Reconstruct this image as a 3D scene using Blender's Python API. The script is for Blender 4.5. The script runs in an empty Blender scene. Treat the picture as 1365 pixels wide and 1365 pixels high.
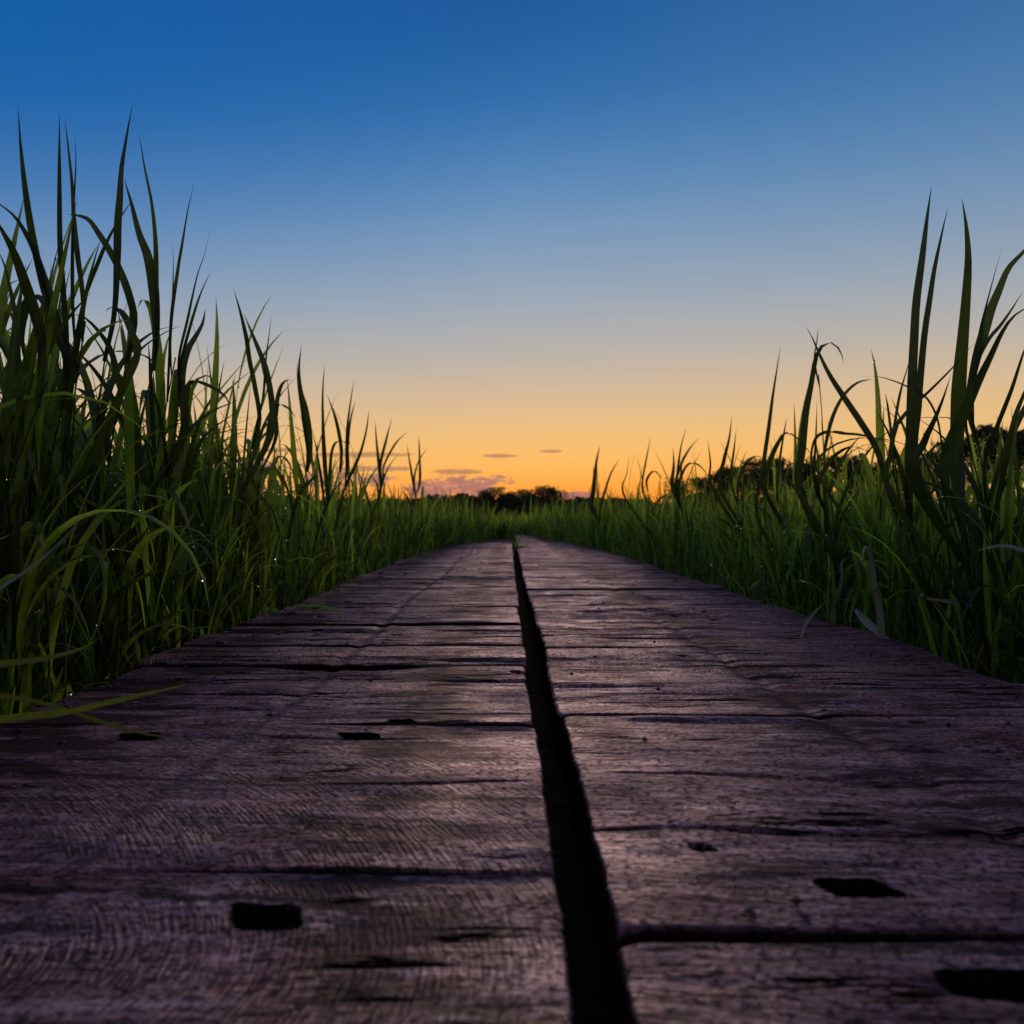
import bpy, math, random
import numpy as np
from mathutils import Vector

rng = np.random.default_rng(11)
random.seed(11)
R = math.radians
sc = bpy.context.scene
COL = sc.collection
F = 1365.0            # focal length in photo pixels
VX, VY = 680.0, 690.0  # where the boards run to
EYE = 0.20
GROUND = -0.14

def at(px, py, Z):
    return ((px - VX) / F * Z, Z, EYE - (py - VY) / F * Z)

# ---------------------------------------------------------------- helpers
def link(o, parent=None):
    COL.objects.link(o)
    if parent is not None: o.parent = parent
    return o

def tag(o, label=None, cat=None, group=None, kind=None):
    if label: o['label'] = label
    if cat: o['category'] = cat
    if group: o['group'] = group
    if kind: o['kind'] = kind
    return o

def mesh_np(name, V, Q=None, T=None, mat=None, parent=None, uv=None, tint=None, smooth=True):
    """V (n,3); Q quads (m,4); T tris (k,3); uv/tint per vertex."""
    me = bpy.data.meshes.new(name)
    V = np.asarray(V, dtype=np.float32).reshape(-1, 3)
    loops = []; starts = []; off = 0
    if Q is not None and len(Q):
        Q = np.asarray(Q, dtype=np.int32); loops.append(Q.ravel())
        starts.append(off + np.arange(len(Q)) * 4); off += Q.size
    if T is not None and len(T):
        T = np.asarray(T, dtype=np.int32); loops.append(T.ravel())
        starts.append(off + np.arange(len(T)) * 3); off += T.size
    L = np.concatenate(loops); S = np.concatenate(starts).astype(np.int32)
    me.vertices.add(len(V)); me.vertices.foreach_set('co', V.ravel())
    me.loops.add(len(L)); me.loops.foreach_set('vertex_index', L)
    me.polygons.add(len(S)); me.polygons.foreach_set('loop_start', S)
    me.update(calc_edges=True)
    if smooth: me.polygons.foreach_set('use_smooth', np.ones(len(S), dtype=bool))
    if uv is not None:
        l = me.uv_layers.new(name='UVMap')
        l.data.foreach_set('uv', np.asarray(uv, dtype=np.float32)[L].ravel())
    if tint is not None:
        a = me.attributes.new('tint', 'FLOAT', 'POINT')
        a.data.foreach_set('value', np.asarray(tint, dtype=np.float32))
    me.validate()
    if mat: me.materials.append(mat)
    return link(bpy.data.objects.new(name, me), parent)

def empty(name, loc):
    o = bpy.data.objects.new(name, None); o.location = loc; o.empty_display_size = .05
    return link(o)

def _hash(ix, iy, seed):
    h = np.sin(ix * 127.1 + iy * 311.7 + seed * 74.7) * 43758.5453
    return h - np.floor(h)
def vnoise(x, y, seed=0):
    ix = np.floor(x); iy = np.floor(y); fx = x - ix; fy = y - iy
    fx = fx * fx * (3 - 2 * fx); fy = fy * fy * (3 - 2 * fy)
    a = _hash(ix, iy, seed); b = _hash(ix + 1, iy, seed); c = _hash(ix, iy + 1, seed); d = _hash(ix + 1, iy + 1, seed)
    return a + (b - a) * fx + (c - a) * fy + (a - b - c + d) * fx * fy
def fbm(x, y, seed=0, n=4):
    s = 0; a = .5
    for i in range(n):
        s = s + a * vnoise(x * 2 ** i, y * 2 ** i, seed + i * 13); a *= .5
    return s

# ---------------------------------------------------------------- node helpers
class NT:
    def __init__(s, tree):
        s.t = tree; s.n = tree.nodes; s.l = tree.links; s.n.clear()
    def node(s, typ, **kw):
        n = s.n.new(typ)
        for k, v in kw.items(): setattr(n, k, v)
        return n
    def put(s, sock, v):
        if isinstance(v, bpy.types.NodeSocket): s.l.new(v, sock)
        elif v is not None: sock.default_value = v
    def m(s, op, a, b=None, c=None, clamp=False):
        n = s.node('ShaderNodeMath', operation=op, use_clamp=clamp)
        s.put(n.inputs[0], a)
        if b is not None: s.put(n.inputs[1], b)
        if c is not None: s.put(n.inputs[2], c)
        return n.outputs[0]
    def mix(s, f, a, b, blend='MIX'):
        n = s.node('ShaderNodeMix', data_type='RGBA', blend_type=blend)
        s.put(n.inputs[0], f); s.put(n.inputs[6], a); s.put(n.inputs[7], b)
        return n.outputs[2]
    def ramp(s, f, stops, interp='LINEAR'):
        n = s.node('ShaderNodeValToRGB'); cr = n.color_ramp; cr.interpolation = interp
        while len(cr.elements) > 1: cr.elements.remove(cr.elements[-1])
        cr.elements[0].position = stops[0][0]; cr.elements[0].color = c4(stops[0][1])
        for p, c in stops[1:]:
            e = cr.elements.new(p); e.color = c4(c)
        s.put(n.inputs[0], f)
        return n.outputs[0]
    def rng(s, v, a, b, c=0., d=1., smooth=False):
        n = s.node('ShaderNodeMapRange')
        if smooth: n.interpolation_type = 'SMOOTHSTEP'
        s.put(n.inputs[0], v); n.inputs[1].default_value = a; n.inputs[2].default_value = b
        n.inputs[3].default_value = c; n.inputs[4].default_value = d
        return n.outputs[0]
    def noise(s, vec, scale, detail=4, rough=.55, dist=0., dims='3D'):
        n = s.node('ShaderNodeTexNoise', noise_dimensions=dims)
        if vec is not None: s.put(n.inputs['Vector'], vec)
        n.inputs['Scale'].default_value = scale; n.inputs['Detail'].default_value = detail
        n.inputs['Roughness'].default_value = rough; n.inputs['Distortion'].default_value = dist
        return n.outputs[0]
    def scale(s, vec, sx, sy, sz, loc=(0, 0, 0)):
        n = s.node('ShaderNodeMapping'); s.put(n.inputs[0], vec)
        n.inputs[3].default_value = (sx, sy, sz); n.inputs[1].default_value = loc
        return n.outputs[0]
    def bump(s, h, strength, dist, normal=None):
        n = s.node('ShaderNodeBump'); n.inputs['Strength'].default_value = strength
        n.inputs['Distance'].default_value = dist; s.put(n.inputs['Height'], h)
        if normal is not None: s.put(n.inputs['Normal'], normal)
        return n.outputs[0]

def c4(c):
    if isinstance(c, (int, float)): return (c, c, c, 1)
    return tuple(c) + (1,) if len(c) == 3 else tuple(c)
def srgb(r, g, b):
    f = lambda v: v / 12.92 if v <= .04045 else ((v + .055) / 1.055) ** 2.4
    return (f(r / 255), f(g / 255), f(b / 255))
def material(name):
    m = bpy.data.materials.new(name); m.use_nodes = True
    return m, NT(m.node_tree)

# ---------------------------------------------------------------- materials
def wood_material():
    m, t = material('wet_weathered_wood')
    out = t.node('ShaderNodeOutputMaterial'); p = t.node('ShaderNodeBsdfPrincipled')
    tc = t.node('ShaderNodeTexCoord'); oi = t.node('ShaderNodeObjectInfo'); geo = t.node('ShaderNodeNewGeometry')
    rnd = oi.outputs['Random']; ob = tc.outputs['Object']; pos = geo.outputs['Position']
    # per-plank offset
    cmb = t.node('ShaderNodeCombineXYZ')
    for i, k in enumerate((37.0, 91.0, 13.0)): t.put(cmb.inputs[i], t.m('MULTIPLY', rnd, k))
    va = t.node('ShaderNodeVectorMath', operation='ADD'); t.put(va.inputs[0], ob); t.put(va.inputs[1], cmb.outputs[0])
    loc = va.outputs[0]
    # saw marks: thin uneven scratches in shallow arcs, running across the plank
    sx = t.node('ShaderNodeSeparateXYZ'); t.put(sx.inputs[0], ob)
    wob = t.noise(t.scale(loc, 1, .5, 1), 16, 3, .55)
    cx = t.m('MULTIPLY_ADD', rnd, 3.2, -2.6)
    cy = t.m('MULTIPLY_ADD', t.m('FRACT', t.m('MULTIPLY', rnd, 17.3)), 1.6, -1.0)
    dx = t.m('SUBTRACT', sx.outputs[0], cx); dy = t.m('SUBTRACT', sx.outputs[1], cy)
    rad = t.m('SQRT', t.m('ADD', t.m('MULTIPLY', dx, dx), t.m('MULTIPLY', dy, dy)))
    rad = t.m('MULTIPLY_ADD', wob, .0055, rad)
    pv = t.node('ShaderNodeCombineXYZ'); t.put(pv.inputs[0], t.m('MULTIPLY', rad, 1.0)); t.put(pv.inputs[1], t.m('MULTIPLY', sx.outputs[1], .10)); t.put(pv.inputs[2], t.m('MULTIPLY', rnd, 9.))
    scr = t.noise(pv.outputs[0], 430, 2, .6)          # uneven lines
    scr = t.rng(scr, .36, .60, 0., 1.)
    per = t.m('POWER', t.m('MULTIPLY_ADD', t.m('SINE', t.m('MULTIPLY', rad, 1750.0)), .5, .5), 1.6)
    saw = t.m('ADD', t.m('MULTIPLY', scr, .85), t.m('MULTIPLY', per, .22))
    sawmask = t.rng(t.noise(t.scale(loc, 1, 1.6, 1), 7, 4, .65), .36, .50, 0.06, 1., True)
    sawh = t.m('MULTIPLY', saw, sawmask)
    # grain across the deck (x)
    g1 = t.noise(t.scale(loc, 3, 60, 20), 1.6, 6, .65, .6)
    g2 = t.noise(t.scale(loc, 6, 190, 40), 1.8, 4, .6, .2)
    pit = t.noise(loc, 210, 3, .6)
    lump = t.noise(t.scale(loc, 1, 2.4, 1), 26, 4, .6)
    crack = t.rng(t.m('ABSOLUTE', t.m('SUBTRACT', t.noise(t.scale(loc, 2.2, 17, 4), 1.5, 5, .6, .9), .5)), 0.0, .016, 0., 1.)
    ckmask = t.rng(t.noise(loc, 4.5, 2, .5), .50, .60, 1., 0., True)
    crack = t.m('MAXIMUM', crack, ckmask)
    # colour
    tone = t.m('MULTIPLY_ADD', g1, .65, t.m('MULTIPLY', lump, .45))
    tone = t.m('ADD', tone, t.m('MULTIPLY_ADD', rnd, .10, -.07))
    base = t.ramp(tone, [(.36, (.012, .006, .007)), (.45, (.065, .024, .032)), (.53, (.160, .072, .086)), (.62, (.36, .215, .25)), (.74, (.56, .43, .49))])
    base = t.mix(t.m('MULTIPLY', t.m('SUBTRACT', 1.2, saw), t.m('MULTIPLY', sawmask, .62)), base, c4((.035, .018, .018)))
    red = t.rng(t.noise(loc, 9, 4, .65), .49, .64, 0., .75, True)
    base = t.mix(red, base, c4((.13, .034, .030)))
    base = t.mix(t.m('MULTIPLY', t.rng(pit, .47, .60), .75), base, c4((.014, .009, .010)))
    fine = t.noise(t.scale(loc, 1, 3.2, 1), 340, 3, .7)
    blot = t.noise(t.scale(loc, 1, 2.5, 1), 9, 5, .7)
    fm = t.rng(t.m('ADD', fine, t.m('MULTIPLY', t.m('SUBTRACT', blot, .5), .5)), .49, .64, .0, .72)
    gm = t.rng(t.m('ADD', g2, t.m('MULTIPLY', t.m('SUBTRACT', blot, .5), .6)), .48, .64, .0, .65)
    base = t.mix(fm, base, c4((.016, .008, .010)))
    base = t.mix(gm, base, c4((.020, .010, .012)))
    base = t.mix(t.m('MULTIPLY', t.rng(t.noise(t.scale(loc, 1, 5, 1), 60, 5, .7), .55, .68), .5), base, c4((.44, .34, .36)))
    # wet dark streaks, with a shape of their own, along two worn tracks
    st = t.noise(t.scale(pos, 2.2, 11, 1), 2.2, 6, .72, .5)
    sp = t.node('ShaderNodeSeparateXYZ'); t.put(sp.inputs[0], pos)
    def track(x0, w):
        return t.rng(t.m('ABSOLUTE', t.m('SUBTRACT', sp.outputs[0], x0)), 0.0, w, .14, 0., True)
    tr = t.m('ADD', t.m('ADD', track(-.075, .09), track(.315, .10)), track(-.42, .13))
    stm = t.rng(t.m('ADD', st, tr), .565, .62, 0., .9, True)
    base = t.mix(stm, base, c4((.020, .012, .012)))
    torn = t.noise(t.scale(loc, 3.5, 34, 8), 2.4, 8, .72, .5)
    torn2 = t.rng(torn, .445, .47, 0., 1.); tm = t.rng(t.noise(t.scale(loc, 1, 2, 1), 5, 3, .6), .51, .60, 1., 0., True)
    crack = t.m('MULTIPLY', crack, t.m('MAXIMUM', torn2, tm))
    base = t.mix(crack, c4((.006, .004, .004)), base)
    recess_shade = t.node('ShaderNodeAttribute', attribute_name='tint').outputs['Fac']       # painted shade: bolt-hole insides, plank edges and sides turned near black
    base = t.mix(recess_shade, base, c4((.005, .004, .004)))
    # bumps
    h = t.m('MULTIPLY', sawh, .6)
    h = t.m('ADD', h, t.m('MULTIPLY', g1, .7)); h = t.m('ADD', h, t.m('MULTIPLY', g2, .45))
    h = t.m('ADD', h, t.m('MULTIPLY', pit, .9)); h = t.m('ADD', h, t.m('MULTIPLY', fine, .35)); h = t.m('ADD', h, t.m('MULTIPLY', lump, 1.2))
    h = t.m('ADD', h, t.m('MULTIPLY', crack, 1.1)); h = t.m('ADD', h, t.m('MULTIPLY', t.noise(loc, 75, 4, .65), 1.1))
    nrm = t.bump(h, .9, .0022)
    t.put(p.inputs['Normal'], nrm); t.put(p.inputs['Base Color'], base)
    rough = t.rng(t.noise(loc, 14, 4, .6), .3, .7, .42, .68)
    rough = t.m('SUBTRACT', rough, t.m('MULTIPLY', stm, .05))
    sawd = t.m('MULTIPLY', t.m('SUBTRACT', 1.1, saw), t.m('MULTIPLY', sawmask, .75), clamp=True)
    dull = t.m('MAXIMUM', t.m('MULTIPLY', t.m('MAXIMUM', fm, gm), .84), t.m('MAXIMUM', sawd, t.m('SUBTRACT', 1., crack)))
    dull = t.m('MAXIMUM', dull, t.m('MAXIMUM', t.m('MULTIPLY', stm, .85), t.m('MULTIPLY', t.rng(pit, .47, .60), .9)))
    t.put(p.inputs['Roughness'], rough)
    p.inputs['Specular IOR Level'].default_value = .6
    df = t.node('ShaderNodeBsdfDiffuse'); t.put(df.inputs[0], base); t.put(df.inputs['Normal'], nrm)      # dry rotten or dirty spots and the painted shade have no sheen
    mx = t.node('ShaderNodeMixShader'); t.put(mx.inputs[0], t.m('MAXIMUM', recess_shade, dull)); t.l.new(p.outputs[0], mx.inputs[1]); t.l.new(df.outputs[0], mx.inputs[2])
    t.l.new(mx.outputs[0], out.inputs[0])
    return m

def leaf_material(name, dark, light, trans, rough=.46, tfac=.45, spec=.30):
    m, t = material(name)
    out = t.node('ShaderNodeOutputMaterial'); p = t.node('ShaderNodeBsdfPrincipled'); tr = t.node('ShaderNodeBsdfTranslucent')
    at_ = t.node('ShaderNodeAttribute', attribute_name='tint'); tint = at_.outputs['Fac']
    uv = t.node('ShaderNodeUVMap'); s = t.node('ShaderNodeSeparateXYZ'); t.put(s.inputs[0], uv.outputs[0])
    vein = t.m('MULTIPLY_ADD', t.m('SINE', t.m('MULTIPLY', s.outputs[0], 56.0)), .5, .5)
    mid = t.rng(t.m('ABSOLUTE', t.m('SUBTRACT', s.outputs[0], .5)), 0., .07, 1., 0.)
    geo = t.node('ShaderNodeNewGeometry'); blot = t.noise(geo.outputs['Position'], 38, 3, .6)
    f = t.m('ADD', tint, t.m('MULTIPLY_ADD', blot, .5, -.25), clamp=True)
    col = t.mix(f, c4(dark), c4(light))
    col = t.mix(t.m('MULTIPLY', vein, .28), col, c4(tuple(v * .5 for v in dark)))
    col = t.mix(t.m('MULTIPLY', mid, .45), col, c4(tuple(min(1, v * 1.5) for v in light)))
    dry = t.rng(t.m('ADD', s.outputs[1], t.m('MULTIPLY', t.noise(geo.outputs['Position'], 9, 2, .5), .6)), 1.28, 1.45, 0., .6)
    col = t.mix(dry, col, c4((.10, .07, .03)))
    tcol = t.mix(f, c4(tuple(v * .13 for v in trans)), c4(trans))
    tcol = t.mix(t.m('MULTIPLY', vein, .35), tcol, c4(tuple(v * .4 for v in trans)))
    t.put(p.inputs['Base Color'], col); p.inputs['Roughness'].default_value = rough
    p.inputs['Specular IOR Level'].default_value = spec
    t.put(tr.inputs[0], tcol)
    b = t.bump(vein, .25, .00025); t.put(p.inputs['Normal'], b)
    mx = t.node('ShaderNodeMixShader'); mx.inputs[0].default_value = tfac
    t.l.new(p.outputs[0], mx.inputs[1]); t.l.new(tr.outputs[0], mx.inputs[2]); t.l.new(mx.outputs[0], out.inputs[0])
    return m

def soil_material():
    m, t = material('meadow_soil')
    out = t.node('ShaderNodeOutputMaterial'); p = t.node('ShaderNodeBsdfPrincipled')
    geo = t.node('ShaderNodeNewGeometry'); pos = geo.outputs['Position']
    n = t.noise(pos, 14, 6, .65); big = t.noise(pos, .12, 4, .6)
    c = t.ramp(n, [(.3, (.006, .006, .003)), (.55, (.014, .016, .006)), (.75, (.025, .035, .010))])
    far = t.node('ShaderNodeVectorMath', operation='LENGTH'); t.put(far.inputs[0], pos)
    g = t.ramp(big, [(.3, (.018, .035, .010)), (.7, (.040, .065, .016))])
    c = t.mix(t.rng(far.outputs['Value'], 14, 30), c, g)
    t.put(p.inputs['Base Color'], c); p.inputs['Roughness'].default_value = .95; p.inputs['Specular IOR Level'].default_value = .1
    t.put(p.inputs['Normal'], t.bump(n, .8, .02)); t.l.new(p.outputs[0], out.inputs[0])
    return m

def bark_material():
    m, t = material('dark_bark')
    out = t.node('ShaderNodeOutputMaterial'); p = t.node('ShaderNodeBsdfPrincipled')
    geo = t.node('ShaderNodeNewGeometry')
    n = t.noise(t.scale(geo.outputs['Position'], 6, 6, 1), 2, 5, .6)
    t.put(p.inputs['Base Color'], t.ramp(n, [(.3, (.02, .015, .012)), (.7, (.06, .045, .035))])); p.inputs['Roughness'].default_value = .9
    t.put(p.inputs['Normal'], t.bump(n, .7, .05)); t.l.new(p.outputs[0], out.inputs[0])
    return m

def dew_material():
    m, t = material('dew_water')
    out = t.node('ShaderNodeOutputMaterial'); p = t.node('ShaderNodeBsdfPrincipled')
    p.inputs['Base Color'].default_value = (1, 1, 1, 1); p.inputs['Transmission Weight'].default_value = 1
    p.inputs['Roughness'].default_value = .0; p.inputs['IOR'].default_value = 1.45
    t.l.new(p.outputs[0], out.inputs[0]); return m

WOOD = wood_material()
GRASS = leaf_material('grass_green', (.013, .042, .010), (.100, .230, .028), (.50, .84, .060), tfac=.57)
SHADED_GRASS = leaf_material('grass_shaded_leaf', (.012, .034, .010), (.045, .10, .018), (.26, .46, .045), tfac=.38)  # darker copy of the grass for tall blades, silhouette shade in the colour
STEM = leaf_material('grass_stem', (.030, .060, .012), (.060, .115, .018), (.20, .32, .02), tfac=.4, spec=.15, rough=.6)
DRY = leaf_material('withered_grass', (.15, .20, .17), (.30, .36, .28), (.20, .24, .12), rough=.4, tfac=.3)
TREELEAF = leaf_material('tree_leaves', (.030, .056, .020), (.065, .100, .032), (.06, .10, .02), rough=.6, tfac=.25, spec=.2)
SOIL = soil_material(); BARK = bark_material(); DEW = dew_material()

# ---------------------------------------------------------------- boardwalk planks
def plank(x0, x1, y0, y1, seed, step, zoff, tilt, holes=(), rag0=.0, rag1=.0, thick=.05):
    rr = random.Random(seed)
    L = x1 - x0; W = y1 - y0
    nx = max(10, int(L / step)); ny = max(8, int(W / step))
    u = np.linspace(0, 1, nx + 1); v = np.linspace(0, 1, ny + 1)
    # closer rows next to the edges, so that these round off
    k = .25 if step > .006 else .10
    v = v + k * np.sin(2 * np.pi * v) * -.5 / np.pi * 1.6
    u = u - k * np.sin(2 * np.pi * u) * .5 / np.pi
    U, Vv = np.meshgrid(u, v)
    X = x0 + U * L; Y = y0 + Vv * W
    # ragged ends and slightly uneven long edges
    e0 = rag0 * ((fbm(Y * 38, Y * 0 + seed, seed, 3) - .45) * 1.6 + (fbm(Y * 260, Y * 0 + seed, seed, 3) - .45) * .7 * vnoise(Y * 30, Y * 0, seed))
    e1 = rag1 * ((fbm(Y * 38, Y * 0 + seed + 9, seed + 3, 3) - .45) * 1.6 + (fbm(Y * 260, Y * 0 + seed, seed + 2, 3) - .45) * .7 * vnoise(Y * 30, Y * 0 + 4, seed))
    e0 = e0 * 1.0
    X = X + e0 * (1 - U) ** 3 + e1 * U ** 3
    n0 = .004 * (fbm(X * 14, X * 0, seed + 5, 3) - .45); n1 = .004 * (fbm(X * 14, X * 0 + 7, seed + 6, 3) - .45)
    Y = Y + n0 * (1 - Vv) ** 2 + n1 * Vv ** 2
    dX = np.minimum(U, 1 - U) * L; dY = np.minimum(Vv, 1 - Vv) * W
    Z = np.zeros_like(X)
    r = .0016 + .0022 * rr.random()
    rY = r * (.4 + .9 * fbm(X * 10, Y * 10, seed + 8, 2))
    for d, rad in ((dX, .0025), (dY, rY)):
        q = np.clip(1 - d / rad, 0, 1); Z -= rad * .9 * (1 - np.sqrt(np.maximum(0, 1 - q * q)))
    # worn corners
    dc = np.hypot(np.maximum(0, .035 - dX), np.maximum(0, .03 - dY)); Z -= .0035 * np.clip((dc - .034) / .012, 0, 1) ** 2
    # undulation, cup, tilt
    Z += .006 * (fbm(X * 3.5, Y * 9, seed + 2, 3) - .45)
    Z += .0030 * (fbm(X * 11, Y * 40, seed + 4, 3) - .45)
    Z -= .0035 * (1 - (2 * Vv - 1) ** 2) * rr.choice((-1, 1, .5))
    Z += tilt * (Vv - .5) * W + zoff
    # long splits following the grain
    for c in range(rr.randint(1, 3) + (2 if W > .3 else 0)):
        yc = y0 + W * (.12 + .76 * rr.random()); a = rr.random(); ln = .12 + .35 * rr.random()
        xc = x0 + L * a; wd = .0014 + .0022 * rr.random(); dp = .004 + .006 * rr.random()
        yy = yc + .010 * (fbm(X * 9, X * 0 + c, seed + 20 + c, 3) - .45) * 2
        taper = np.clip(1 - np.abs(X - xc) / (ln * .5), 0, 1) ** .6
        Z -= dp * taper * np.exp(-((Y - yy) / (wd * (.4 + taper))) ** 2)
    # torn shallow hollows
    for c in range(rr.randint(1, 3)):
        yc = y0 + W * rr.random(); xc = x0 + L * rr.random(); a = .03 + .09 * rr.random(); b = .006 + .014 * rr.random()
        q = ((X - xc) / a) ** 2 + ((Y - yc - .012 * (fbm(X * 20, Y * 20, seed + 31, 3) - .45)) / b) ** 2
        Z -= (.002 + .004 * rr.random()) * np.exp(-q ** 2)
    # worn track lines along the deck
    Z -= .0032 * np.exp(-((X + .245 + .01 * np.sin(Y * 3)) / .011) ** 2) * np.clip(Y / 2.2, .3, 1)
    Z += .0010 * np.exp(-((X + .228 + .01 * np.sin(Y * 3)) / .008) ** 2)
    Z -= .0028 * np.exp(-((X - .30 - .012 * np.sin(Y * 2)) / .010) ** 2)
    SHADE = np.clip(1 - np.minimum(dX, dY) / .0022, 0, 1) * (.8 if y0 > .6 or x0 > 0 else .35)  # mask for the shade painted along plank edges and into bolt holes
    for (hx, hy, ra, rb, dp) in holes:
        q = (np.abs((X - hx + .30 * (Y - hy)) / (ra * .84)) ** 5 + np.abs((Y - hy) / (rb * .9)) ** 5) ** (1 / 5)
        q = q + .5 * (fbm(X * 70, Y * 110, seed + 40, 4) - .45)
        Z -= dp * np.clip((1.10 - q) / .16, 0, 1); SHADE = np.maximum(SHADE, np.clip((1.36 - q) / .08, 0, 1))
    cx, cy = (x0 + x1) / 2, (y0 + y1) / 2
    nX, nY = nx + 1, ny + 1
    P = np.stack([X - cx, Y - cy, Z], -1).reshape(-1, 3)
    idx = np.arange(nX * nY).reshape(nY, nX)
    Q = np.stack([idx[:-1, :-1], idx[:-1, 1:], idx[1:, 1:], idx[1:, :-1]], -1).reshape(-1, 4)
    ring = np.concatenate([idx[0, :], idx[1:, -1], idx[-1, -2::-1], idx[-2:0:-1, 0]])
    n = len(P); B = P[ring].copy(); B[:, 2] = -thick
    M = P[ring].copy(); M[:, 2] = M[:, 2] - .0012
    M[:, :2] *= 1.0
    P = np.concatenate([P, M, B]); k = len(ring); j = (np.arange(k) + 1) % k; a = np.arange(k)
    Q = np.concatenate([Q, np.stack([ring[j], ring[a], n + a, n + j], -1), np.stack([n + j, n + a, n + k + a, n + k + j], -1)])
    TT = np.concatenate([SHADE.reshape(-1), np.full(k, .92), np.full(k, 1.)])  # side faces get the painted shade almost in full
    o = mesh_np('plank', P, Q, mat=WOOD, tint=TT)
    # underside
    me = o.data
    o.location = (cx, cy, 0)
    return o

ORD = ['first', 'second', 'third', 'fourth', 'fifth', 'sixth', 'seventh', 'eighth', 'ninth', 'tenth', 'eleventh', 'twelfth',
       'thirteenth', 'fourteenth', 'fifteenth', 'sixteenth', 'seventeenth', 'eighteenth', 'nineteenth', 'twentieth']
TENS = {2: 'twenty', 3: 'thirty', 4: 'forty', 5: 'fifty', 6: 'sixty'}
def ordinal(n):
    if n <= 20: return ORD[n - 1]
    t, u = divmod(n, 10)
    return (TENS[t][:-1] + 'ieth') if u == 0 else TENS[t] + '-' + ORD[u - 1]

left_seams = [.30, .58, .99, 1.18, 1.385, 1.59, 1.77, 1.93]
while left_seams[-1] < 9.6: left_seams.append(left_seams[-1] + .2 + random.uniform(-.025, .025))
right_seams = [.25, .490, 1.03, 1.24, 1.44, 1.70]
while right_seams[-1] < 12.0: right_seams.append(right_seams[-1] + .2 + random.uniform(-.025, .03))

HOLES = [(-.124, .520, .018, .014, .049), (.187, .550, .018, .013, .049), (.214, .444, .027, .012, .049),
         (-.137, .935, .017, .016, .049), (-.107, 1.005, .013, .010, .049), (-.335, .925, .017, .015, .045),
         (.01, 1.33, .008, .010, .02), (-.06, 2.16, .012, .03, .02), (.115, .613, .007, .006, .01)]
feat_left = {1: 'with a square bolt hole, nearest the viewer', 2: 'with curved saw marks and two bolt holes', 3: 'with a bolt hole at its near edge'}
feat_right = {1: 'cut by the picture bottom, before the open joint', 2: 'very broad, with a bolt hole, behind the open joint',
              3: 'with ragged splits, behind the broadest plank'}
for side, seams in (('left', left_seams), ('right', right_seams)):
    for i in range(len(seams) - 1):
        y0, y1 = seams[i], seams[i + 1]
        ym = (y0 + y1) / 2
        g = .0010 + .0020 * random.random() ** 2 + (.0008 if ym > 1.2 else 0)
        if side == 'left' and i < 2: g = .0006
        if i in (5, 9, 14) : g = .003
        if side == 'right' and i == 0: a, b = y0 + g, y1 - .007
        elif side == 'right' and i == 1: a, b = y0 + .007, y1 - g
        else: a, b = y0 + g, y1 - g
        if side == 'left':
            xa = -.50 + random.uniform(-.010, .006) - .018 * min(1, ym / 5) ; xb = .018 + random.uniform(-.004, .004)
            if ym > 1.0: xb = .0225 + random.uniform(-.003, .002) - .006 * min(1, (ym - 1) / 3)
            if ym < .98: xb = .0262 - (.0012 if ym > .58 else 0)
        else:
            xa = .0505 + random.uniform(-.0015, .002); xb = .632 + random.uniform(-.012, .008) - .04 * min(1, ym / 6)
            if ym > 2.5: xa = .046 + random.uniform(-.002, .002)
        if side == 'left' and ym > 5.2: xa += .38 * ((ym - 5.2) / 4.4) ** 1.5
        if side == 'right' and ym > 5.5: xb -= .40 * ((ym - 5.5) / 6.5) ** 1.3
        step = .0018 if ym < 1.1 else (.0032 if ym < 2.0 else (.006 if ym < 4 else .011))
        hs = [h for h in HOLES if a < h[1] < b and xa < h[0] < xb]
        if not hs and i > 4:
            for _ in range(random.choice((0, 1, 1, 2))):
                hs.append((random.choice((xa + .14, xa + .33)) + random.uniform(-.03, .03), random.uniform(a + .04, b - .04), .008, .010, .012))
        o = plank(xa, xb, a, b, i * 7 + (0 if side == 'left' else 400), step, random.uniform(-.0026, .0026) * (1 if i > 2 else .4),
                  random.uniform(-.014, .014) * (1 if i > 1 else .2), hs, rag0=.0035 if side == 'left' else .0028, rag1=.0018 if side == 'left' else .004)
        n = i + 1
        ft = (feat_left if side == 'left' else feat_right).get(n)
        if ft: lab = 'weathered wooden plank %s, %s row' % (ft, side)
        else: lab = 'weathered wooden plank, %s from the viewer in the %s row' % (ordinal(n), side)
        tag(o, lab, 'plank', 'planks in the %s row of the boardwalk' % side)

# bearers beneath the planks
def beam(name, x, w, y0, y1, z0, z1, label):
    n = 60; ys = np.linspace(y0, y1, n); V = []
    for i, y in enumerate(ys):
        j = .004 * math.sin(i * 1.7) + .003 * math.sin(i * .61)
        c = .006
        prof = [(-w / 2 + c, z0), (w / 2 - c, z0), (w / 2, z0 + c), (w / 2, z1 - c), (w / 2 - c, z1), (-w / 2 + c, z1), (-w / 2, z1 - c), (-w / 2, z0 + c)]
        for px, pz in prof: V.append((px + j, y - y0, pz))
    Q = []
    for i in range(n - 1):
        for k in range(8):
            Q.append((i * 8 + k, i * 8 + (k + 1) % 8, (i + 1) * 8 + (k + 1) % 8, (i + 1) * 8 + k))
    for b in (0, (n - 1) * 8):
        Q += [(b, b + 1, b + 2, b + 7), (b + 7, b + 2, b + 3, b + 6), (b + 6, b + 3, b + 4, b + 5)]
    o = mesh_np(name, V, Q, mat=WOOD, smooth=False); o.location = (x, y0, 0)
    tag(o, label, 'beam', 'bearers beneath the boardwalk')
beam('bearer_beam', -.40, .08, .30, 9.5, GROUND - .02, -.0505, 'dark timber bearer under the outer end of the left planks')
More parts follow.
